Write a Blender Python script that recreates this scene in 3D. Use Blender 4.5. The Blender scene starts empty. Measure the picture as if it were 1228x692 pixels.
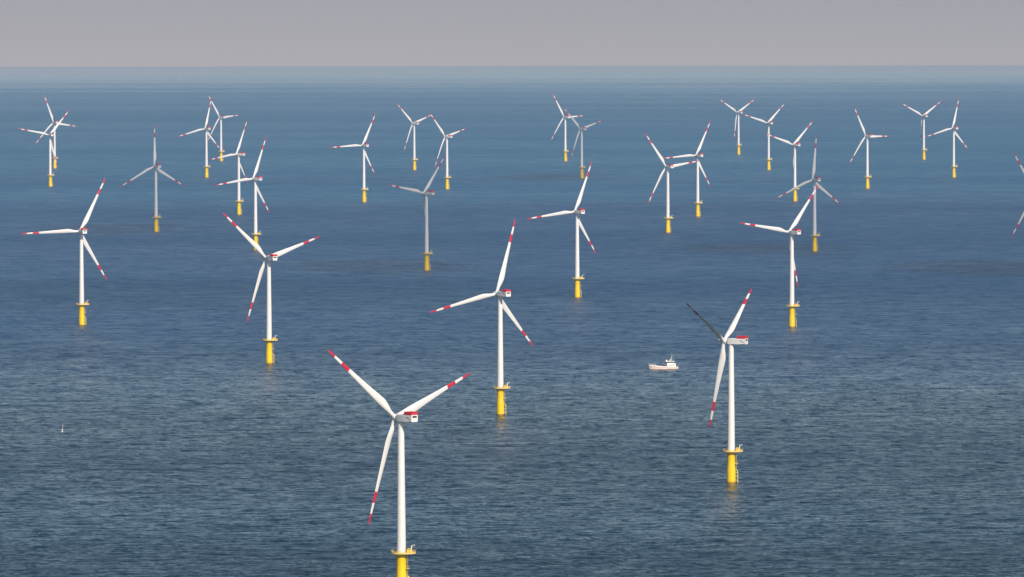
import bpy, bmesh, math, random
import numpy as np
from math import sin, cos, pi, radians as rad
from mathutils import Vector, Matrix, noise

random.seed(4)
C = bpy.context.scene.collection
SC = bpy.context.scene

# ---------------------------------------------------------------- camera
CAM_H, CAM_PITCH, CAM_ROLL = 304.36, 0.044463, -0.00149
cam_d = bpy.data.cameras.new('camera')
cam_d.sensor_width = 36.0
cam_d.lens = 36.0 * 7537.8 / 1228.0
cam_d.clip_start, cam_d.clip_end = 1.0, 400000.0
cam = bpy.data.objects.new('camera', cam_d)
C.objects.link(cam)
_F = Vector((0, cos(CAM_PITCH), -sin(CAM_PITCH)))
_R0, _U0 = Vector((1, 0, 0)), Vector((0, sin(CAM_PITCH), cos(CAM_PITCH)))
_R = _R0 * cos(CAM_ROLL) + _U0 * sin(CAM_ROLL)
_U = _U0 * cos(CAM_ROLL) - _R0 * sin(CAM_ROLL)
cam.matrix_world = Matrix(((_R.x, _U.x, -_F.x, 0), (_R.y, _U.y, -_F.y, 0), (_R.z, _U.z, -_F.z, CAM_H), (0, 0, 0, 1)))
SC.camera = cam

# ---------------------------------------------------------------- sun and sky
SUN_EL, SUN_AZ = rad(33), rad(155)          # azimuth clockwise from +Y: behind the camera, to its right
SUN_DIR = Vector((sin(SUN_AZ) * cos(SUN_EL), cos(SUN_AZ) * cos(SUN_EL), sin(SUN_EL)))
world = bpy.data.worlds.new('World')
SC.world = world
world.use_nodes = True
wn, wl = world.node_tree.nodes, world.node_tree.links
wn.clear()
sky = wn.new('ShaderNodeTexSky')
sky.sky_type = 'NISHITA'
sky.sun_disc = False
sky.sun_elevation = SUN_EL
sky.sun_rotation = SUN_AZ
sky.altitude = 0
sky.air_density, sky.dust_density, sky.ozone_density = 1.0, 0.3, 1.0
tc = wn.new('ShaderNodeTexCoord')
sx = wn.new('ShaderNodeSeparateXYZ')
mx = wn.new('ShaderNodeMath'); mx.operation = 'MAXIMUM'; mx.inputs[1].default_value = 0.012
cx = wn.new('ShaderNodeCombineXYZ')
bg = wn.new('ShaderNodeBackground'); bg.inputs['Strength'].default_value = 0.09
wo = wn.new('ShaderNodeOutputWorld')
wl.new(tc.outputs['Generated'], sx.inputs[0])
wl.new(sx.outputs['X'], cx.inputs['X']); wl.new(sx.outputs['Y'], cx.inputs['Y'])
wl.new(sx.outputs['Z'], mx.inputs[0]); wl.new(mx.outputs[0], cx.inputs['Z'])
wl.new(cx.outputs[0], sky.inputs['Vector'])
sky_tint = wn.new('ShaderNodeValToRGB')           # added low-sky tint: darker upwards, bluer out of frame to blue the sea's reflections
er = sky_tint.color_ramp.elements
er[0].position, er[0].color = 0.0, (0.72, 0.86, 1, 1)
er[1].position, er[1].color = 1.0, (1, 1, 1, 1)
for p_, c_ in ((0.06, (0.70, 0.80, 0.90)), (0.17, (0.58, 0.62, 0.70)), (0.32, (0.36, 0.58, 0.82)), (0.7, (0.46, 0.72, 0.96))):
    e_ = er.new(p_); e_.color = c_ + (1,)
mr = wn.new('ShaderNodeMapRange')
mr.inputs[1].default_value, mr.inputs[2].default_value = -0.012, 0.06
wl.new(sx.outputs['Z'], mr.inputs[0]); wl.new(mr.outputs[0], sky_tint.inputs['Fac'])
mu = wn.new('ShaderNodeMix'); mu.data_type = 'RGBA'; mu.blend_type = 'MULTIPLY'
mu.inputs['Factor'].default_value = 1.0
wl.new(sky.outputs['Color'], mu.inputs['A']); wl.new(sky_tint.outputs['Color'], mu.inputs['B'])
wl.new(mu.outputs['Result'], bg.inputs['Color'])
wl.new(bg.outputs[0], wo.inputs['Surface'])

sun_d = bpy.data.lights.new('sun', 'SUN')
sun_d.energy = 4.9
sun_d.angle = rad(0.5)
sun_d.color = (1.0, 0.93, 0.83)
sun = bpy.data.objects.new('sun', sun_d)
C.objects.link(sun)
sun.rotation_euler = SUN_DIR.to_track_quat('Z', 'Y').to_euler()
sun.location = (0, 0, 2000)

vs = SC.view_settings
vs.view_transform = 'Standard'
vs.look = 'None'
vs.exposure = 0.0
vs.gamma = 1.0
vs.use_curve_mapping = False
SC.cycles.volume_bounces = 0
SC.cycles.max_bounces = 6
SC.cycles.use_denoising = True

EARTH = 7.4e6                                # earth's radius with mean refraction of the air


def sea_z(x, y):
    return -(x * x + y * y) / (2 * EARTH)


# ---------------------------------------------------------------- materials
def mat(name, col, rough=0.5, metal=0.0, weather=0.0, scale=0.4, spec=0.5):
    m = bpy.data.materials.new(name)
    m.use_nodes = True
    n, l = m.node_tree.nodes, m.node_tree.links
    b = n['Principled BSDF']
    b.inputs['Roughness'].default_value = rough
    b.inputs['Metallic'].default_value = metal
    b.inputs['Specular IOR Level'].default_value = spec
    if weather > 0:
        t = n.new('ShaderNodeTexCoord')
        mp = n.new('ShaderNodeMapping'); mp.inputs['Scale'].default_value = (1, 1, 0.18)
        no = n.new('ShaderNodeTexNoise'); no.inputs['Scale'].default_value = scale; no.inputs['Detail'].default_value = 6
        rp = n.new('ShaderNodeValToRGB')
        rp.color_ramp.elements[0].position, rp.color_ramp.elements[1].position = 0.35, 0.7
        rp.color_ramp.elements[0].color = tuple(c * (1 - weather) for c in col) + (1,)
        rp.color_ramp.elements[1].color = tuple(col) + (1,)
        l.new(t.outputs['Object'], mp.inputs['Vector']); l.new(mp.outputs[0], no.inputs['Vector'])
        l.new(no.outputs['Fac'], rp.inputs['Fac']); l.new(rp.outputs['Color'], b.inputs['Base Color'])
    else:
        b.inputs['Base Color'].default_value = tuple(col) + (1,)
    return m


M = {
    'white': mat('white_paint', (0.80, 0.765, 0.72), 0.42, weather=0.07),
    'blade': mat('blade_gelcoat', (0.80, 0.765, 0.72), 0.36, weather=0.05, scale=0.2),
    'red': mat('red_paint', (0.58, 0.014, 0.035), 0.45),
    'yellow': mat('yellow_paint', (0.97, 0.62, 0.0), 0.45, weather=0.14, scale=0.5),
    'paleyellow': mat('worn_yellow_steel', (0.83, 0.60, 0.16), 0.55, weather=0.2, scale=1.0),
    'growth': mat('splash_zone_growth', (0.55, 0.30, 0.01), 0.7, weather=0.5, scale=1.5),
    'grate': mat('deck_grating', (0.55, 0.42, 0.17), 0.7, weather=0.2, scale=2),
    'dark': mat('dark_opening', (0.035, 0.03, 0.025), 0.5),
    'black': mat('black_mark', (0.02, 0.02, 0.03), 0.5),
    'grey': mat('galvanised_steel', (0.45, 0.45, 0.44), 0.5, metal=0.3),
    'glass': mat('window_glass', (0.02, 0.03, 0.04), 0.08),
    'hull': mat('hull_white_paint', (0.84, 0.81, 0.77), 0.4, weather=0.08, scale=0.8),
    'salmon': mat('hull_sun_reflection', (0.82, 0.64, 0.53), 0.45, weather=0.12, scale=0.8),  # warm sun reflection on the white hull, painted in as colour
    'navy': mat('boot_top_dark', (0.05, 0.02, 0.025), 0.5),
    'deck': mat('deck_paint', (0.20, 0.22, 0.22), 0.7, weather=0.2, scale=2),
    'buoywhite': mat('buoy_paint', (0.6, 0.6, 0.57), 0.45, weather=0.1, scale=3),
}


# ---------------------------------------------------------------- mesh helpers
def link_mesh(name, bm, mats, parent=None, smooth=None):
    me = bpy.data.meshes.new(name)
    bmesh.ops.recalc_face_normals(bm, faces=bm.faces[:])
    if smooth is not None:
        for f in bm.faces:
            f.smooth = True
        for e in bm.edges:
            if len(e.link_faces) == 2 and e.calc_face_angle(0) > rad(smooth):
                e.smooth = False
    bm.to_mesh(me); bm.free()
    for m in (mats if isinstance(mats, (list, tuple)) else [mats]):
        me.materials.append(m)
    o = bpy.data.objects.new(name, me)
    C.objects.link(o)
    if parent:
        o.parent = parent
    return o


def lathe(bm, prof, n=32, M4=None, mi=0, cap=True):
    """prof: list of (r, z); revolved about z"""
    rings = []
    for r, z in prof:
        ring = []
        for k in range(n):
            p = Vector((r * cos(2 * pi * k / n), r * sin(2 * pi * k / n), z))
            ring.append(bm.verts.new(M4 @ p if M4 else p))
        rings.append(ring)
    fs = []
    for a, b in zip(rings, rings[1:]):
        for k in range(n):
            fs.append(bm.faces.new((a[k], a[(k + 1) % n], b[(k + 1) % n], b[k])))
    if cap:
        fs.append(bm.faces.new(rings[0][::-1])); fs.append(bm.faces.new(rings[-1]))
    for f in fs:
        f.material_index = mi
    return fs


def box(bm, lo, hi, M4=None, bevel=0.0, mi=0):
    vs_ = []
    for z in (lo[2], hi[2]):
        for x, y in ((lo[0], lo[1]), (hi[0], lo[1]), (hi[0], hi[1]), (lo[0], hi[1])):
            p = Vector((x, y, z)); vs_.append(bm.verts.new(M4 @ p if M4 else p))
    q = [(0, 3, 2, 1), (4, 5, 6, 7), (0, 1, 5, 4), (1, 2, 6, 5), (2, 3, 7, 6), (3, 0, 4, 7)]
    fs = [bm.faces.new([vs_[i] for i in f]) for f in q]
    for f in fs:
        f.material_index = mi
    if bevel:
        es = list({e for f in fs for e in f.edges})
        r = bmesh.ops.bevel(bm, geom=es, offset=bevel, segments=2, affect='EDGES', profile=0.6)
        for f in r['faces']:
            f.material_index = mi
    return fs


def tube(bm, a, b, r, n=8, r2=None, mi=0):
    a, b = Vector(a), Vector(b)
    d = b - a
    T = Matrix.Translation(a) @ d.to_track_quat('Z', 'Y').to_matrix().to_4x4()
    lathe(bm, [(r, 0), (r if r2 is None else r2, d.length)], n, T, mi)


def tag(o, label=None, cat=None, group=None, kind=None):
    for k, v in (('label', label), ('category', cat), ('group', group), ('kind', kind)):
        if v:
            o[k] = v
    return o


# ---------------------------------------------------------------- sea: one curved sheet out past the horizon
def wave_tile(n, size, lam_p, hs, wind, spread, seed, lam_min=0.0):
    """periodic wave-height tile from a wind-sea spectrum"""
    rng = np.random.default_rng(seed)
    k1 = np.fft.fftfreq(n, size / n) * 2 * np.pi
    kx, ky = np.meshgrid(k1, k1)
    k = np.hypot(kx, ky); k[0, 0] = 1.0
    kp = 2 * np.pi / lam_p
    c = np.abs(kx * wind[0] + ky * wind[1]) / k
    S = k ** -4.0 * np.exp(-1.25 * (kp / k) ** 2) * (c ** spread + 0.05)
    S[0, 0] = 0
    if lam_min:
        S *= np.exp(-(k * lam_min / (2 * np.pi)) ** 2)
    A = np.sqrt(S) * (rng.normal(size=(n, n)) + 1j * rng.normal(size=(n, n)))
    h = np.real(np.fft.ifft2(A))
    h *= hs / 4 / h.std()
    return h


def tile_lookup(h, size, x, y, ang):
    n = h.shape[0]
    u = (x * cos(ang) + y * sin(ang)) / size * n
    v = (-x * sin(ang) + y * cos(ang)) / size * n
    iu, iv = np.floor(u).astype(int), np.floor(v).astype(int)
    fu, fv = u - iu, v - iv
    i0, i1, j0, j1 = iu % n, (iu + 1) % n, iv % n, (iv + 1) % n
    return (h[j0, i0] * (1 - fu) + h[j0, i1] * fu) * (1 - fv) + (h[j1, i0] * (1 - fu) + h[j1, i1] * fu) * fv


def soft_patches(x, y, seed):
    """slow random variation (0..1) of the wind over the sea"""
    rng = np.random.default_rng(seed)
    v = np.zeros_like(x)
    for lam in (2600, 1500, 900, 520, 300):
        for _ in range(3):
            a, p = rng.uniform(-0.5, 0.5), rng.uniform(0, 6.28)
            v += (lam / 2600) ** 0.6 * np.sin(2 * np.pi * (x * np.sin(a) * 0.5 + y * np.cos(a)) / lam + p + 0.8 * np.sin(2 * np.pi * x / (lam * 1.7) + p * 2))
    return 1 / (1 + np.exp(-v / 1.6))


def build_sea():
    # the stretch of sea among the turbines carries real waves; the rest is the same curved sheet, coarser
    TH, R0, R1, NC = rad(6.0), 2700.0, 24000.0, 1050
    rows = [R0]
    while rows[-1] < R1:
        r = rows[-1]
        rows.append(r + max(0.9, r * r * SEA['lod']))
    rows[-1] = R1
    rows = np.array(rows)
    th = np.linspace(-TH, TH, NC)
    rr, tt = np.meshgrid(rows, th, indexing='ij')
    X, Y = rr * np.sin(tt), rr * np.cos(tt)
    wa, A1, A2 = rad(97), 0.21, -0.37           # wind direction; the tiles lie turned by A1, A2
    h1 = wave_tile(1024, 700.0, SEA['lam1'], SEA['hs1'], (cos(wa - A1), sin(wa - A1)), 14, 11)
    h2 = wave_tile(512, 173.0, SEA['lam2'], SEA['hs2'], (cos(wa - A2), sin(wa - A2)), 9, 12)
    gust = soft_patches(X, Y, 5)
    Z = tile_lookup(h1, 700.0, X, Y, A1) + tile_lookup(h2, 173.0, X, Y, A2) * (0.75 + 0.4 * gust)
    edge = np.clip((rr - R0) / 150, 0, 1) * np.clip((R1 - rr) / 6000, 0, 1) * np.clip((TH - np.abs(tt)) / 0.003, 0, 1)
    Z = Z * edge - rr * rr / (2 * EARTH)
    nr = len(rows)
    v_f = np.stack([X, Y, Z], -1).reshape(-1, 3)
    idx = np.arange(nr * NC).reshape(nr, NC)
    f_f = np.stack([idx[:-1, :-1], idx[:-1, 1:], idx[1:, 1:], idx[1:, :-1]], -1).reshape(-1, 4)[:, ::-1]
    # coarse remainder: rings with the fine sector left out
    radii = [0.0, 900.0, 1800.0, R0]
    while radii[-1] < R1 - 900:
        radii.append(radii[-1] + 1000)
    radii[-1] = R1
    far = len(radii) - 1
    while radii[-1] < 78000:
        radii.append(radii[-1] + 1000)
    near_i = 3
    ang = np.concatenate([np.linspace(-TH, TH, 25), np.linspace(TH, 2 * np.pi - TH, 281)[1:-1]])
    na = len(ang)
    R_, A_ = np.meshgrid(np.array(radii), ang, indexing='ij')
    v_c = np.stack([R_ * np.sin(A_), R_ * np.cos(A_), -R_ * R_ / (2 * EARTH)], -1).reshape(-1, 3)
    base = len(v_f)
    fc = []
    for i in range(len(radii) - 1):
        for k in range(na):
            if near_i <= i < far and k < 24:
                continue
            k2 = (k + 1) % na
            fc.append((base + i * na + k, base + (i + 1) * na + k, base + (i + 1) * na + k2, base + i * na + k2))
    V = np.concatenate([v_f, v_c]).astype(np.float32)
    Fq = np.concatenate([f_f, np.array(fc)]).astype(np.int32)
    me = bpy.data.meshes.new('sea')
    me.vertices.add(len(V)); me.vertices.foreach_set('co', V.ravel())
    me.loops.add(len(Fq) * 4); me.loops.foreach_set('vertex_index', Fq.ravel())
    me.polygons.add(len(Fq))
    me.polygons.foreach_set('loop_start', np.arange(0, len(Fq) * 4, 4, dtype=np.int32))
    me.polygons.foreach_set('use_smooth', np.ones(len(Fq), dtype=bool))
    me.update(calc_edges=True)
    m = bpy.data.materials.new('sea_water')
    m.use_nodes = True
    nd, lk = m.node_tree.nodes, m.node_tree.links
    b = nd['Principled BSDF']
    b.inputs['IOR'].default_value = 1.333
    t = nd.new('ShaderNodeTexCoord')

    def noise_tex(rot, sc, scale, detail, rough, dist=0.0):
        mp = nd.new('ShaderNodeMapping')
        mp.inputs['Rotation'].default_value = (0, 0, rot)
        mp.inputs['Scale'].default_value = sc
        no = nd.new('ShaderNodeTexNoise')
        no.inputs['Scale'].default_value = scale
        no.inputs['Detail'].default_value = detail
        no.inputs['Roughness'].default_value = rough
        no.inputs['Distortion'].default_value = dist
        lk.new(t.outputs['Object'], mp.inputs['Vector']); lk.new(mp.outputs[0], no.inputs['Vector'])
        return no.outputs['Fac']

    def math_n(op, a, v):
        q = nd.new('ShaderNodeMath'); q.operation = op
        for i, x in enumerate((a, v)):
            if isinstance(x, (int, float)):
                q.inputs[i].default_value = x
            else:
                lk.new(x, q.inputs[i])
        return q.outputs[0]

    def mapr(x, a, b_, c_, d_):
        q = nd.new('ShaderNodeMapRange'); q.interpolation_type = 'SMOOTHSTEP'
        for i, v in enumerate((a, b_, c_, d_)):
            q.inputs[i + 1].default_value = v
        lk.new(x, q.inputs[0])
        return q.outputs[0]

    ripple = noise_tex(rad(-32), (0.6, 1, 1), 1 / 1.6, 3, 0.6)
    gust = noise_tex(0, (0.35, 1, 1), 1 / 900.0, 4, 0.55)               # gusts roughen the sea in patches
    bp = nd.new('ShaderNodeBump')
    bp.inputs['Distance'].default_value = 0.25
    bp.inputs['Strength'].default_value = 0.6
    lk.new(ripple, bp.inputs['Height'])
    lk.new(bp.outputs[0], b.inputs['Normal'])
    # water colour with reflections painted in: grey cloud nearby, blue sky further out
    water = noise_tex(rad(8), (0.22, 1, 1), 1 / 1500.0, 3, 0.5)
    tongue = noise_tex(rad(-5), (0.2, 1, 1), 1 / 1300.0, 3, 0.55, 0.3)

    def mix(fac, c1, c2):
        q = nd.new('ShaderNodeMix'); q.data_type = 'RGBA'
        lk.new(fac, q.inputs['Factor'])
        for i, c_ in (('A', c1), ('B', c2)):
            if isinstance(c_, tuple):
                q.inputs[i].default_value = c_
            else:
                lk.new(c_, q.inputs[i])
        return q.outputs['Result']
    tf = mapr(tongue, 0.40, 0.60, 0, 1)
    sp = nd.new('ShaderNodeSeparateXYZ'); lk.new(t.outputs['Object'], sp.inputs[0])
    # greener tone furthest out, painted sky reflection too, meeting the blue raggedly
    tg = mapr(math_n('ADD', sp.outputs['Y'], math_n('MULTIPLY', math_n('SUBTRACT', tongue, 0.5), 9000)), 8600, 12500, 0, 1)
    # cloud reflection tone nearby (low y), sky reflection tone beyond, with a ragged border
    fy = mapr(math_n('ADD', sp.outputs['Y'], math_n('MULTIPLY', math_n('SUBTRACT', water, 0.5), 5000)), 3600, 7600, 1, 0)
    paws = noise_tex(rad(-4), (0.5, 1, 1), 1 / 26.0, 5, 0.65)           # cat's paws
    # fresher wind offshore: steeper small waves there
    lk.new(math_n('ADD', math_n('ADD', mapr(gust, 0.36, 0.64, SEA['r0'], SEA['r1']), mapr(paws, 0.35, 0.65, -0.055, 0.055)), math_n('ADD', mapr(sp.outputs['Y'], 4600, 7500, 0.0, 0.16), mapr(sp.outputs['Y'], 16000, 44000, 0.0, -0.32))), b.inputs['Roughness'])
    lk.new(mix(fy, mix(tg, SEA['mid_refl'], SEA['far_refl']), mix(tf, SEA['silt'], SEA['near_refl2'])), b.inputs['Base Color'])
    me.materials.append(m)
    o = bpy.data.objects.new('sea', me)
    C.objects.link(o)
    return tag(o, kind='structure')


SEA = dict(lod=0.24 / (6285 * 304), lam1=18.0, hs1=0.95, lam2=4.2, hs2=0.36, r0=0.23, r1=0.29, mid_refl=(0.0, 0.042, 0.122, 1), far_refl=(0.0, 0.088, 0.185, 1), silt=(0.004, 0.015, 0.024, 1), near_refl2=(0.0, 0.022, 0.040, 1))  # water tones have cloud and sky reflection painted in, near to far
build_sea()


# ---------------------------------------------------------------- haze
def build_haze():
    bm = bmesh.new()
    box(bm, (-79000, -79000, -420), (79000, 79000, 400))
    m = bpy.data.materials.new('haze_air')
    m.use_nodes = True
    nd, lk = m.node_tree.nodes, m.node_tree.links
    nd.remove(nd['Principled BSDF'])
    v = nd.new('ShaderNodeVolumePrincipled')
    v.inputs['Color'].default_value = HAZE['col']
    v.inputs['Density'].default_value = HAZE['dens']
    v.inputs['Absorption Color'].default_value = (0.30, 0.02, 0.02, 1)
    v.inputs['Anisotropy'].default_value = 0.0
    lk.new(v.outputs[0], nd['Material Output'].inputs['Volume'])
    o = link_mesh('haze', bm, m)
    return tag(o, kind='stuff')


HAZE = dict(col=(0.445, 0.635, 0.80, 1), dens=1.9e-5)
build_haze()

# ---------------------------------------------------------------- wind turbine prototype parts
HUB_Z, OVERHANG, TILT, BLADE_L, PLAT_Z = 91.3, 5.0, rad(6), 58.5, 20.5


def part_foundation():
    bm = bmesh.new()
    lathe(bm, [(2.86, -4), (2.86, 0.7)], 40, mi=1)
    lathe(bm, [(2.84, 0.7), (2.82, 7.6), (2.58, 11.2), (2.55, 19.4), (2.68, 19.7), (2.68, 20.1)], 40)
    # collar rings and the anode / cable tubes running down the side
    lathe(bm, [(2.92, 7.2), (2.92, 7.6)], 40)
    return bm


def part_landing():
    bm = bmesh.new()
    for y in (-1.5, 0.15):
        tube(bm, (4.15, y, -3), (4.15, y, 7.6), 0.26, 10)
        tube(bm, (4.15, y, 7.6), (3.0, y, 8.3), 0.24, 10)
        for z in (1.6, 4.2, 6.6):
            tube(bm, (2.5, y, z), (4.15, y, z), 0.17, 8)
    for k in range(11):
        tube(bm, (4.15, -1.5, 0.2 + k * 0.66), (4.15, 0.15, 0.2 + k * 0.66), 0.06, 6)
    return bm


def part_ladder():
    bm = bmesh.new()
    for y in (-1.05, -0.35):
        tube(bm, (3.35, y, 7.8), (3.35, y, 20.1), 0.09, 6)
    for k in range(24):
        tube(bm, (3.35, -1.05, 8.1 + k * 0.5), (3.35, -0.35, 8.1 + k * 0.5), 0.04, 5)
    for z in (9.5, 12.5, 15.5, 18.5):
        tube(bm, (2.2, -0.7, z), (3.35, -0.7, z), 0.08, 6)
    # resting platform half way up
    box(bm, (2.35, -1.9, 12.0), (4.3, 0.5, 12.18))
    for x, y in ((4.2, -1.8), (4.2, 0.4), (2.9, -1.8), (2.9, 0.4)):
        tube(bm, (x, y, 12.18), (x, y, 13.3), 0.06, 6)
    tube(bm, (4.2, -1.8, 13.3), (4.2, 0.4, 13.3), 0.06, 6)
    tube(bm, (2.9, -1.8, 13.3), (4.2, -1.8, 13.3), 0.06, 6)
    return bm


def plat_outline():
    # rounded octagon deck, drawn out on the crane side
    pts = []
    for k in range(24):
        a = 2 * pi * k / 24
        r = 5.4
        x, y = r * cos(a), r * sin(a)
        if x > 0:
            x = x * 1.42
        pts.append((x, y))
    return pts


def part_platform():
    bm = bmesh.new()
    pts = plat_outline()
    n = len(pts)
    lo = [bm.verts.new((x, y, PLAT_Z - 0.55)) for x, y in pts]
    hi = [bm.verts.new((x, y, PLAT_Z)) for x, y in pts]
    bm.faces.new(lo[::-1]); f = bm.faces.new(hi); f.material_index = 1
    for k in range(n):
        bm.faces.new((lo[k], lo[(k + 1) % n], hi[(k + 1) % n], hi[k]))
    # bracket struts under the deck
    for k in range(8):
        a = 2 * pi * (k + 0.5) / 8
        tube(bm, (2.35 * cos(a), 2.35 * sin(a), PLAT_Z - 2.3), (4.7 * cos(a), 4.7 * sin(a), PLAT_Z - 0.55), 0.13, 6)
    return bm


def part_railing():
    bm = bmesh.new()
    pts = [(x * 0.975, y * 0.975) for x, y in plat_outline()]
    n = len(pts)
    for k in range(n):
        x, y = pts[k]; x2, y2 = pts[(k + 1) % n]
        tube(bm, (x, y, PLAT_Z), (x, y, PLAT_Z + 1.2), 0.07, 6)
        for z in (0.45, 0.82, 1.2):
            tube(bm, (x, y, PLAT_Z + z), (x2, y2, PLAT_Z + z), 0.06, 6)
        # kick plate
        d = Vector((x2 - x, y2 - y, 0)); L = d.length
        T = Matrix.Translation((x, y, PLAT_Z)) @ Matrix.Rotation(math.atan2(d.y, d.x), 4, 'Z')
        box(bm, (0.02, -0.03, 0.003), (L - 0.02, 0.03, 0.3), T)
    return bm


def part_crane():
    bm = bmesh.new()
    tube(bm, (5.3, -1.6, PLAT_Z), (5.3, -1.6, PLAT_Z + 3.9), 0.24, 10)
    tube(bm, (5.3, -1.6, PLAT_Z + 3.75), (7.2, -2.2, PLAT_Z + 4.2), 0.16, 8)
    tube(bm, (5.3, -1.6, PLAT_Z + 2.4), (6.5, -1.98, PLAT_Z + 3.95), 0.09, 6)
    box(bm, (4.95, -1.95, PLAT_Z + 0.002), (5.65, -1.25, PLAT_Z + 0.9), bevel=0.05)
    tube(bm, (7.1, -2.17, PLAT_Z + 4.15), (7.1, -2.17, PLAT_Z + 3.0), 0.05, 5)
    return bm


def part_cabinet(k):
    bm = bmesh.new()
    if k == 0:
        box(bm, (3.2, 1.4, PLAT_Z + 0.002), (5.4, 2.9, PLAT_Z + 2.0), bevel=0.06)
    else:
        box(bm, (3.1, -3.3, PLAT_Z + 0.002), (4.1, -2.4, PLAT_Z + 1.5), bevel=0.05)
    return bm


def part_tower():
    bm = bmesh.new()
    prof = []
    z0, z1, r0, r1 = PLAT_Z - 0.4, HUB_Z - 2.3, 2.42, 1.62
    for k in range(25):
        t = k / 24
        prof.append((r0 + (r1 - r0) * t ** 1.05, z0 + (z1 - z0) * t))
    lathe(bm, prof, 48)
    for t in (0.02, 0.33, 0.66, 0.985):      # bolted flanges between tower sections
        r = r0 + (r1 - r0) * t + 0.035; z = z0 + (z1 - z0) * t
        lathe(bm, [(r, z - 0.09), (r, z + 0.09)], 48)
    return bm


def part_door():
    bm = bmesh.new()
    T = Matrix.Rotation(rad(-20), 4, 'Z')
    box(bm, (2.2, -0.5, PLAT_Z + 0.25), (2.47, 0.5, PLAT_Z + 2.5), T, bevel=0.04)
    return bm


def part_nacelle():
    # local frame: +y upwind, origin at hub height on the tower axis
    bm = bmesh.new()
    w = 2.25
    prof = [(2.0, -1.95, 1.55, 0.80), (0.9, -2.15, 1.9, 1.0), (-6.5, -2.15, 1.95, 1.0), (-10.9, -1.75, 1.95, 0.985)]
    rings = []
    for y, zl, zh, k in prof:
        ring = []
        b = 0.42
        for x, z in ((-w * k + b, zl), (w * k - b, zl), (w * k, zl + b), (w * k, zh - b), (w * k - b, zh), (-w * k + b, zh), (-w * k, zh - b), (-w * k, zl + b)):
            ring.append(bm.verts.new((x, y, z)))
        rings.append(ring)
    for a, c in zip(rings, rings[1:]):
        for k in range(8):
            bm.faces.new((a[k], a[(k + 1) % 8], c[(k + 1) % 8], c[k]))
    bm.faces.new(rings[0]); bm.faces.new(rings[-1][::-1])
    # yaw bearing skirt
    lathe(bm, [(1.75, -2.75), (1.95, -2.05)], 32)
    # main shaft housing in front
    T = Matrix.Translation((0, 1.9, 0.1)) @ Matrix.Rotation(-pi / 2, 4, 'X')
    lathe(bm, [(1.55, 0), (1.35, 1.3)], 32, T)
    return bm


def part_hoist():
    bm = bmesh.new()
    y0, y1, w, z = -10.8, -5.1, 2.2, 1.99
    t = 0.07
    h = 1.5
    box(bm, (-w, y0, z - 0.03), (w, y1, z + 0.05))
    for s in (-1, 1):
        box(bm, (s * w - t / 2, y0, z + 0.053), (s * w + t / 2, y1, z + h))
        for k in range(8):
            y = y0 + (y1 - y0) * k / 7
            tube(bm, (s * (w + 0.09), y, z), (s * (w + 0.09), y, z + h + 0.12), 0.06, 6)
    for y in (y0 + t, y1 - t):
        box(bm, (-w + t / 2 + 0.003, y - t / 2, z + 0.053), (w - t / 2 - 0.003, y + t / 2, z + h))
    return bm


def part_vent():
    bm = bmesh.new()
    box(bm, (-1.45, -10.96, 0.45), (1.45, -10.80, 1.45))
    return bm


def part_mark(s):
    # the dark swoosh running into a short stroke, on one nacelle flank
    bm = bmesh.new()
    for x in (s * 2.256,):
        def poly(pts):
            a = [bm.verts.new((x, y, z)) for y, z in pts]
            c = [bm.verts.new((x + s * 0.012, y, z)) for y, z in pts]
            n = len(pts)
            bm.faces.new(a); bm.faces.new(c[::-1])
            for k in range(n):
                bm.faces.new((a[k], a[(k + 1) % n], c[(k + 1) % n], c[k]))
        up = []; dn = []
        for k in range(11):
            q = k / 10
            y = -6.7 - 2.7 * q
            zc = 0.55 - 0.95 * q + 0.25 * sin(q * pi)
            th = 0.24 * sin(pi * min(1, q * 0.92 + 0.06))
            up.append((y, zc + th)); dn.append((y, zc - th))
        poly(up + dn[::-1])
        poly([(-9.25, -0.2), (-10.3, -0.35), (-10.3, -0.62), (-9.25, -0.5)])
    return bm


def part_mast():
    bm = bmesh.new()
    for x in (-0.9, 0.9):
        tube(bm, (x, -4.4, 1.9), (x, -4.4, 3.9), 0.05, 6)
    tube(bm, (-1.2, -4.4, 3.4), (1.2, -4.4, 3.4), 0.05, 6)
    return bm


def part_spinner():
    # local frame: z = upwind axis, origin at rotor centre
    bm = bmesh.new()
    lathe(bm, [(1.35, -1.75), (1.75, -1.6), (1.8, 0.9), (1.62, 1.7), (1.25, 2.5), (1.0, 3.0), (0.85, 3.6), (0.6, 4.0), (0.25, 4.2), (0.02, 4.24)], 32)
    return bm


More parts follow.
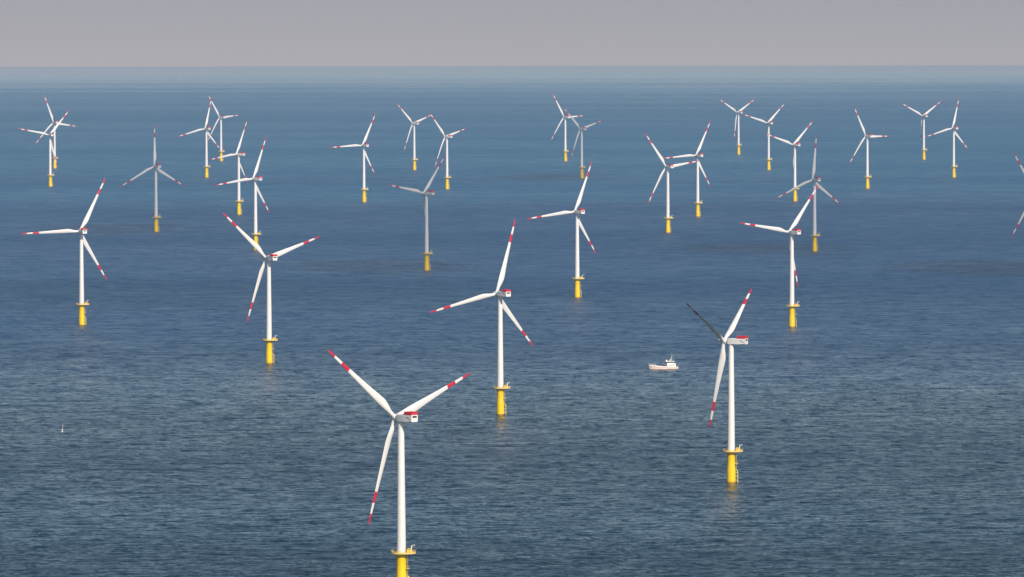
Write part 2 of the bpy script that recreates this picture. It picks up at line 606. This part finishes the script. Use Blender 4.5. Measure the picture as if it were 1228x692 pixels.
def part_blade():
    # local frame: z outwards, +x leading edge, +y downwind (suction side)
    bm = bmesh.new()
    L = BLADE_L
    st = [(1.0, 2.3, 1.0, 16), (2.6, 2.3, 1.0, 16), (4.5, 2.45, 0.86, 15.5), (7, 3.2, 0.58, 14.5), (9.5, 3.95, 0.42, 13), (11.5, 4.25, 0.345, 11.5),
          (13, 4.3, 0.315, 10.4), (16, 4.05, 0.28, 8.6), (20, 3.65, 0.25, 6.8), (25, 3.2, 0.225, 5.0), (30, 2.8, 0.205, 3.6), (35, 2.43, 0.19, 2.5),
          (L * .69, 2.05, 0.18, 1.6), (L * .69 + 3, 1.88, 0.178, 1.2), (L * .795, 1.68, 0.175, 0.8), (L * .795 + 3, 1.52, 0.172, 0.4), (L * .895, 1.32, 0.17, 0.1),
          (L * .93, 1.14, 0.17, -0.1), (L * .965, 0.9, 0.17, -0.3), (L * .985, 0.62, 0.17, -0.4), (L * .996, 0.34, 0.17, -0.5), (L, 0.12, 0.17, -0.5)]
    N = 28
    rings = []
    for r, c, th, tw in st:
        rd = 1.0 if th >= 0.99 else max(0.0, min(1.0, (th - 0.33) / 0.6))
        ring = []
        for k in range(N):
            a = 2 * pi * k / N
            xc = 0.5 * (1 + cos(a))                     # 0 = leading edge .. 1 = trailing edge
            yt = 5 * th * (0.2969 * math.sqrt(max(xc, 0)) - 0.126 * xc - 0.3516 * xc ** 2 + 0.2843 * xc ** 3 - 0.1036 * xc ** 4)
            camber = 0.03 * 4 * xc * (1 - xc)
            ax_, ay = xc, (yt if sin(a) >= 0 else -yt) + camber
            cxr, cyr = 0.5 + 0.5 * cos(a), 0.5 * sin(a)
            px_ = ax_ * (1 - rd) + cxr * rd
            py_ = ay * (1 - rd) + cyr * rd
            piv = 0.30 * (1 - rd) + 0.5 * rd
            X, Y = (piv - px_) * c, py_ * c
            b = rad(tw)
            X, Y = X * cos(b) + Y * sin(b), -X * sin(b) + Y * cos(b)
            ring.append(bm.verts.new((X, Y, r)))
        rings.append((r, ring))
    for (ra, a), (rb, b) in zip(rings, rings[1:]):
        mid = (ra + rb) / 2 / L
        mi = 1 if (0.69 < mid < 0.795 or mid > 0.895) else 0
        for k in range(N):
            f = bm.faces.new((a[k], a[(k + 1) % N], b[(k + 1) % N], b[k]))
            f.material_index = mi
    bm.faces.new(rings[0][1][::-1]); f = bm.faces.new(rings[-1][1]); f.material_index = 1
    return bm


def rotor_frames(yaw, cone, phase):
    """hub matrix and three blade matrices, in the turbine's own frame"""
    w = Vector((sin(yaw), cos(yaw), 0))
    ax = w * cos(TILT) + Vector((0, 0, 1)) * sin(TILT)
    eu = Vector((cos(yaw), -sin(yaw), 0))
    ev = eu.cross(ax)
    if ev.z < 0:
        ev = -ev
    hub = Vector((0, 0, HUB_Z)) + w * OVERHANG

    def frame(x, y, z, o):
        return Matrix(((x.x, y.x, z.x, o.x), (x.y, y.y, z.y, o.y), (x.z, y.z, z.z, o.z), (0, 0, 0, 1)))
    hm = frame(eu, ax.cross(eu), ax, hub)
    bl = []
    for k in range(3):
        a = phase + k * 2 * pi / 3
        d0 = eu * cos(a) + ev * sin(a)
        t = ev * cos(a) - eu * sin(a)
        d = (d0 * cos(cone) + ax * sin(cone)).normalized()
        y = d.cross(t).normalized()
        bl.append(frame(t, y, d, hub))
    return hm, bl


def pose(root, yaw, cone, phase, pitch):
    hm, bl = rotor_frames(yaw, cone, phase)
    blades = [c for c in root.children if c.name.startswith('blade')]
    for b, m4 in zip(blades, bl):
        b.matrix_local = m4 @ Matrix.Rotation(-pitch, 4, 'Z')
    for c in root.children:
        if c.name.startswith('nacelle'):
            c.matrix_local = Matrix.Translation((0, 0, HUB_Z)) @ Matrix.Rotation(-yaw, 4, 'Z')
        elif c.name.startswith('rotor_hub'):
            c.matrix_local = hm


def make_turbine():
    root = bpy.data.objects.new('wind_turbine', None)
    root.empty_display_size = 5
    C.objects.link(root)
    fo = link_mesh('foundation', part_foundation(), [M['yellow'], M['growth']], root, 40)
    link_mesh('boat_landing', part_landing(), M['paleyellow'], fo, 40)
    link_mesh('ladder', part_ladder(), M['paleyellow'], fo, 40)
    pl = link_mesh('platform', part_platform(), [M['paleyellow'], M['grate']], root, 30)
    link_mesh('railing', part_railing(), M['paleyellow'], pl, 40)
    link_mesh('davit_crane', part_crane(), M['white'], pl, 40)
    for k in range(2):
        link_mesh('cabinet', part_cabinet(k), M['yellow'], pl, 30)
    tw = link_mesh('tower', part_tower(), M['white'], root, 40)
    link_mesh('door', part_door(), M['grey'], tw, 30)
    na = link_mesh('nacelle', part_nacelle(), M['white'], root, 30)
    link_mesh('hoist_platform', part_hoist(), M['red'], na, 30)
    link_mesh('vent', part_vent(), M['dark'], na)
    for s in (-1, 1):
        link_mesh('emblem', part_mark(s), M['black'], na)
    link_mesh('weather_mast', part_mast(), M['grey'], na, 40)
    link_mesh('rotor_hub', part_spinner(), M['white'], root, 50)
    b0 = link_mesh('blade', part_blade(), [M['blade'], M['red']], root, 50)
    for _ in range(2):
        b = b0.copy(); C.objects.link(b); b.parent = root
    return root


def copy_tree(o, parent=None):
    c = o.copy(); C.objects.link(c)
    if parent:
        c.parent = parent
    for ch in list(o.children):
        copy_tree(ch, c)
    return c


# x, y, base z, yaw, rotor phase, cone, blade pitch, label
TURBINES = [
    (-58.2, 3285, -0.73, -41.3, 20.9, 4.5, 4, 'nearest and largest white turbine, its yellow foundation running off the bottom edge'),
    (-8.9, 4733, -1.51, -34.5, 73.6, 4.5, 4, 'white turbine in the middle with one blade pointing up, directly behind the nearest turbine'),
    (141.2, 4045, -1.11, -63.4, 33.0, 6.0, 86, 'side-on turbine with one dark shaded blade, right of the white work boat'),
    (-210.3, 5433, -2.00, -31.9, 17.1, 4.5, 4, 'white turbine whose raised left blade crosses the yellow foundation of the one behind it'),
    (-418.6, 6107, -2.53, -22.0, 62.6, 6.0, 4, 'leftmost near white turbine, one blade flat to the left, large bright yellow foundation'),
    (69.5, 6688, -3.02, -34.5, 67.3, 5.0, 4, 'white turbine above the work boat, between the middle turbine and the pair with touching blades'),
    (269.8, 6053, -2.48, -36.5, 50.5, 4.5, 4, 'sunlit white turbine in front of a grey shaded one, lower blade hidden behind its tower'),
    (384.4, 7979, -4.31, -30.1, 85.4, 4.0, 4, 'grey cloud-shaded turbine with one blade straight up, right behind a sunlit turbine'),
    (-100.5, 7397, -3.70, -48.0, 49.5, 4.0, 4, 'grey cloud-shaded turbine with dull orange foundation, left of centre behind the middle turbine'),
    (-495.4, 8746, -5.19, -30.7, 90.4, 4.0, 4, 'grey cloud-shaded turbine standing alone at left, one blade straight up like an upturned Y'),
    (-329.0, 8062, -4.40, -41.5, 68.0, 5.0, 4, 'white turbine whose foundation is crossed by the raised blade of a nearer turbine'),
    (-412.9, 9503, -6.11, -51.3, 67.5, 2.0, 4, 'white turbine just behind and left of the one whose foundation a blade crosses'),
    (-569.4, 11721, -9.30, -35.3, 75.5, 6.0, 4, 'nearer turbine of the far left pair with entangled blades, a blade reaching far left'),
    (-604.7, 13075, -11.58, -43.1, 4.0, 4.0, 4, 'farther turbine of the left pair with entangled blades, a blade pointing level to the right'),
    (-815.3, 11101, -8.37, -23.8, 48.8, 5.0, 4, 'nearer turbine of the overlapping pair at the far left edge, lower foundation of the two'),
    (-906.3, 12461, -10.55, -32.0, 110.9, 5.0, 4, 'farther turbine of the overlapping pair at the far left edge, tower partly hidden by blades'),
    (-238.7, 10142, -6.95, -35.1, 63.2, 5.0, 4, 'distant white turbine standing clear at centre left, one blade level to the left'),
    (-190.4, 12276, -10.19, -43.4, 16.5, 4.5, 4, 'distant turbine whose right blade tip nearly meets its right neighbour, left of that couple'),
    (-112.3, 10891, -8.01, -47.4, 13.2, 3.5, 4, 'distant turbine above the shaded grey one, right of the couple with nearly meeting blade tips'),
    (111.1, 13042, -11.49, -38.7, 1.8, 4.5, 4, 'far turbine near top centre, half lit, blade level to the right behind a darker one'),
    (129.4, 11624, -9.13, -38.6, 15.4, 3.0, 4, 'far grey shaded turbine near top centre with dull foundation, in front of a lighter one'),
    (215.5, 8681, -5.10, -32.1, 6.6, 5.0, 4, 'left and nearer turbine of the right-of-centre pair whose blades seem to link the towers'),
    (277.4, 9379, -5.95, -33.6, 64.1, 2.5, 4, 'right and farther turbine of the right-of-centre pair whose blades seem to link the towers'),
    (492.5, 13652, -12.61, -37.0, 29.6, 3.5, 4, 'smallest and farthest of the three receding turbines at upper right, blades in a Y'),
    (500.4, 12244, -10.15, -32.1, 42.6, 4.5, 4, 'middle of the three receding turbines at upper right, raised blades spread in a V'),
    (457.0, 10146, -6.97, -37.7, 42.1, 3.5, 4, 'nearest of the three receding turbines at upper right, beside the grey shaded one'),
    (616.3, 10894, -8.04, -37.5, 118.7, 3.5, 4, 'distant turbine standing clear at upper right, one blade level right and one lower left'),
    (860.1, 13122, -11.68, -30.0, 32.8, 4.5, 4, 'left and farther of the two turbines near the right edge, blades in a Y'),
    (818.9, 11646, -9.21, -30.8, 76.3, 4.0, 4, 'right and nearer of the two turbines near the right edge, one blade almost upright'),
    (613.0, 7328, -3.65, -28.2, 2.5, 4.0, 4, 'shaded turbine cut off by the right edge, only its grey blade tips in view'),
]
proto = make_turbine()
for i, (x, y, z, yaw, ph, cone, pitch, label) in enumerate(TURBINES):
    o = proto if i == 0 else copy_tree(proto)
    o.location = (x, y, z)
    pose(o, rad(yaw), rad(cone), rad(ph), rad(pitch))
    tag(o, label, 'wind turbine', 'wind turbines standing in the sea')


# ---------------------------------------------------------------- work boat
def make_boat(x, y):
    """local frame: +x bow, z = 0 waterline"""
    root = bpy.data.objects.new('work_boat', None)
    C.objects.link(root)
    # stations: x, half beam deck, half beam waterline, deck z (sheer), keel z
    st = [(-12.6, 2.9, 2.6, 2.1, -1.0), (-9, 3.3, 3.0, 2.2, -1.5), (-4, 3.5, 3.2, 2.5, -1.7), (2, 3.5, 3.1, 3.0, -1.7), (7.6, 3.3, 2.5, 3.4, -1.6), (8.4, 3.2, 2.3, 4.1, -1.5), (11.0, 2.6, 1.3, 4.3, -1.3), (12.8, 1.5, 0.6, 4.5, -0.8), (13.7, 0.25, 0.1, 4.7, -0.1)]
    bm = bmesh.new()
    rings = []
    for xs, bd, bw, zd, zk in st:
        k = 0.0 if xs < 10 else 1.0
        ring = []
        for s in (1, -1):
            pts = [(0.02, zk), (bw * 0.75, zk + 0.35), (bw, 0.05), (bw + (bd - bw) * 0.12, 0.32), (bw + (bd - bw) * 0.72, zd * 0.70), (bd, zd), (bd - 0.12, zd)]
            xo = [0, 0, 0, 0, 0, 0, 0]
            if xs > 12:   # raked stem
                xo = [-1.8, -1.4, -1.0, -0.9, -0.2, 0.1, 0.05]
            ring.append([bm.verts.new((xs + xo[i], s * p[0], p[1])) for i, p in enumerate(pts)])
        rings.append(ring)
    for a, b in zip(rings, rings[1:]):
        for s in (0, 1):
            for i in range(6):
                f = bm.faces.new((a[s][i], a[s][i + 1], b[s][i + 1], b[s][i]))
                f.material_index = 2 if i < 3 else (1 if i == 3 else 0)
        f = bm.faces.new((a[0][0], a[1][0], b[1][0], b[0][0])); f.material_index = 2
    for ring in (rings[0], rings[-1]):
        for i in range(6):
            f = bm.faces.new((ring[0][i], ring[0][i + 1], ring[1][i + 1], ring[1][i])); f.material_index = 2 if i < 3 else (1 if i == 3 else 0)
    hull = link_mesh('hull', bm, [M['hull'], M['salmon'], M['navy']], root, 35)
    # deck, inside the bulwark
    bm = bmesh.new()
    ra = []
    for xs, bd, bw, zd, zk in st[:-1]:
        zz = zd - (0.75 if xs < 9 else 0.6)
        ra.append((bm.verts.new((xs + 0.05, bd - 0.16 - 0.06, zz)), bm.verts.new((xs + 0.05, -(bd - 0.22), zz))))
    for a, b in zip(ra, ra[1:]):
        bm.faces.new((a[0], a[1], b[1], b[0]))
    link_mesh('deck', bm, M['deck'], root)
    # rubbing strake / fender line
    bm = bmesh.new()
    for s in (1, -1):
        for a, b in zip(st[:-2], st[1:-1]):
            q = 0.80
            f = lambda t: (t[0], s * (t[2] + (t[1] - t[2]) * q + 0.10), t[3] * 0.76)
            tube(bm, f(a), f(b), 0.12, 8)
    link_mesh('rubbing_strake', bm, M['salmon'], hull, 40)
    # superstructure, aft
    bm = bmesh.new()
    box(bm, (-10.4, -2.6, 1.2), (-2.4, 2.6, 4.9), bevel=0.15)
    ho = link_mesh('deckhouse', bm, M['hull'], root, 30)
    for xw in (-8.4, -6.6, -4.8):
        bm = bmesh.new()
        box(bm, (xw - 0.42, -2.63, 3.2), (xw + 0.42, 2.63, 4.0), bevel=0.02)
        link_mesh('window', bm, M['glass'], ho)
    bm = bmesh.new()
    # wheelhouse with raked glass band
    def frustum(lo, hi, z0, z1, mi):
        a = [bm.verts.new((lo[0], -lo[2], z0)), bm.verts.new((lo[1], -lo[2], z0)), bm.verts.new((lo[1], lo[2], z0)), bm.verts.new((lo[0], lo[2], z0))]
        b = [bm.verts.new((hi[0], -hi[2], z1)), bm.verts.new((hi[1], -hi[2], z1)), bm.verts.new((hi[1], hi[2], z1)), bm.verts.new((hi[0], hi[2], z1))]
        for f in [a[::-1], b] + [(a[k], a[(k + 1) % 4], b[(k + 1) % 4], b[k]) for k in range(4)]:
            bm.faces.new(f).material_index = mi
    frustum((-9.0, -2.3, 2.2), (-9.0, -2.2, 2.2), 4.9, 5.5, 0)
    frustum((-8.95, -2.22, 2.15), (-8.9, -1.8, 2.2), 5.5, 6.5, 1)
    wh = link_mesh('wheelhouse', bm, [M['hull'], M['glass']], root)
    bm = bmesh.new()
    box(bm, (-9.5, -2.7, 6.5), (-0.9, 2.7, 6.95), bevel=0.08)
    rf = link_mesh('roof', bm, M['hull'], wh, 30)
    # mast, radar, aerials
    bm = bmesh.new()
    tube(bm, (-6.7, 0.5, 6.9), (-7.6, 0, 11.0), 0.20, 8, 0.12); tube(bm, (-6.7, -0.5, 6.9), (-7.6, 0, 11.0), 0.20, 8, 0.12)
    tube(bm, (-5.2, 0, 6.9), (-7.3, 0, 9.4), 0.20, 8)
    tube(bm, (-7.6, 0, 11.0), (-7.8, 0, 13.8), 0.09, 6)
    tube(bm, (-7.5, -1.3, 9.9), (-7.5, 1.3, 9.9), 0.07, 6)
    box(bm, (-7.0, -1.0, 9.3), (-6.7, 1.0, 9.5))
    for yy in (-1.8, 1.8):
        tube(bm, (-8.8, yy, 6.9), (-8.9, yy, 11.6), 0.05, 6)
    link_mesh('mast', bm, M['hull'], root, 40)
    bm = bmesh.new()
    lathe(bm, [(0.6, 6.95), (0.75, 7.4), (0.55, 8.0), (0.1, 8.2)], 16, Matrix.Translation((-2.6, 0.6, 0)))
    link_mesh('radar_dome', bm, M['hull'], rf, 50)
    # foredeck gear: winch, crane, liferaft canister
    bm = bmesh.new()
    tube(bm, (0.8, -0.9, 1.75), (0.8, 0.9, 1.75), 0.55, 14)
    box(bm, (0.2, -1.2, 1.3), (1.4, -0.9, 2.3)); box(bm, (0.2, 0.9, 1.3), (1.4, 1.2, 2.3))
    link_mesh('winch', bm, M['grey'], root, 40)
    bm = bmesh.new()
    tube(bm, (-1.0, 1.6, 1.3), (-1.0, 1.6, 4.0), 0.28, 10); tube(bm, (-1.0, 1.6, 3.9), (2.8, 1.6, 4.9), 0.18, 8)
    link_mesh('deck_crane', bm, M['deck'], root, 40)
    # rails: bow pulpit and after deck
    bm = bmesh.new()
    for s in (1, -1):
        pr = [(8.6, 3.0, 4.1), (11.0, 2.5, 4.3), (12.7, 1.4, 4.48), (13.6, 0.2, 4.7)]
        for a, b in zip(pr, pr[1:]):
            tube(bm, (a[0], s * a[1], a[2] + 0.95), (b[0], s * b[1], b[2] + 0.95), 0.06, 6)
            tube(bm, (a[0], s * a[1], a[2]), (a[0], s * a[1], a[2] + 0.95), 0.05, 6)
        pr = [(-12.5, 2.8, 2.0), (-10.5, 3.1, 1.95)]
        for a, b in zip(pr, pr[1:]):
            tube(bm, (a[0], s * a[1], a[2] + 0.9), (b[0], s * b[1], b[2] + 0.9), 0.06, 6)
            tube(bm, (a[0], s * a[1], a[2]), (a[0], s * a[1], a[2] + 0.9), 0.05, 6)
    tube(bm, (-12.5, -2.8, 2.9), (-12.5, 2.8, 2.9), 0.06, 6)
    link_mesh('railing', bm, M['grey'], root, 40)
    root.location = (x, y, sea_z(x, y))
    root.rotation_euler = (0, 0, rad(180 + 22))
    return tag(root, 'white work boat with aft wheelhouse and salmon sun reflection painted on the hull side, motoring left between the turbines', 'boat')


make_boat(128.6, 5333)


# ---------------------------------------------------------------- marker buoy
def make_buoy(x, y):
    root = bpy.data.objects.new('marker_buoy', None)
    C.objects.link(root)
    bm = bmesh.new()
    lathe(bm, [(0.4, -0.9), (0.75, -0.3), (0.8, 0.4), (0.65, 0.8), (0.28, 1.2)], 20)
    link_mesh('float_body', bm, M['buoywhite'], root, 50)
    bm = bmesh.new()
    lathe(bm, [(0.20, 1.2), (0.16, 4.6)], 12)
    for k in range(3):
        a = 2 * pi * k / 3
        tube(bm, (0.75 * cos(a), 0.75 * sin(a), 0.9), (0.16 * cos(a), 0.16 * sin(a), 2.6), 0.07, 6)
    link_mesh('mast', bm, M['buoywhite'], root, 40)
    bm = bmesh.new()
    lathe(bm, [(0.34, 4.6), (0.4, 4.8), (0.4, 5.3), (0.1, 5.6)], 12)
    link_mesh('lantern', bm, M['grey'], root, 40)
    root.location = (x, y, sea_z(x, y))
    root.rotation_euler = (0, rad(7), 0)
    return tag(root, 'tiny white marker buoy with a thin mast, alone on open water at lower left', 'buoy')


make_buoy(-325.9, 4541)


# ---------------------------------------------------------------- clouds high outside the frame that shade some turbines
cloud_m = bpy.data.materials.new('thin_cloud')
cloud_m.use_nodes = True
_n, _l = cloud_m.node_tree.nodes, cloud_m.node_tree.links
_n.remove(_n['Principled BSDF'])
_v = _n.new('ShaderNodeVolumePrincipled')
_v.inputs['Color'].default_value = (0.98, 0.98, 0.98, 1)
_v.inputs['Density'].default_value = 0.0057
_l.new(_v.outputs[0], _n['Material Output'].inputs['Volume'])


def make_cloud(tx, ty, alt, rx, ry, seed, thick=1.0, zt=70):
    """a thin cumulus, high outside the picture, whose shadow falls on (tx, ty)"""
    t = (alt - zt) / SUN_DIR.z
    c = Vector((tx, ty, zt)) + SUN_DIR * t
    bm = bmesh.new()
    bmesh.ops.create_icosphere(bm, subdivisions=5, radius=1)
    for v in bm.verts:
        d = v.co.normalized()
        k = 1 + 0.30 * noise.noise(d * 1.6 + Vector((seed * 3, 0, 0))) + 0.16 * noise.noise(d * 4 + Vector((seed, 5, 3))) + 0.07 * noise.noise(d * 9 + Vector((seed, 2, 7)))
        v.co = Vector((d.x * rx, d.y * ry, d.z * thick * (75 if d.z > 0 else 40))) * k
    o = link_mesh('cloud', bm, cloud_m, smooth=180)
    o.location = c
    return tag(o, kind='structure')


make_cloud(-495, 8746, 950, 120, 230, 2, 0.8)
make_cloud(-100, 7410, 900, 120, 230, 2)
make_cloud(384, 7985, 950, 120, 240, 6, 0.8)
make_cloud(619, 7335, 900, 130, 230, 4, 0.9)
make_cloud(129, 11590, 1000, 120, 260, 5, 0.75)
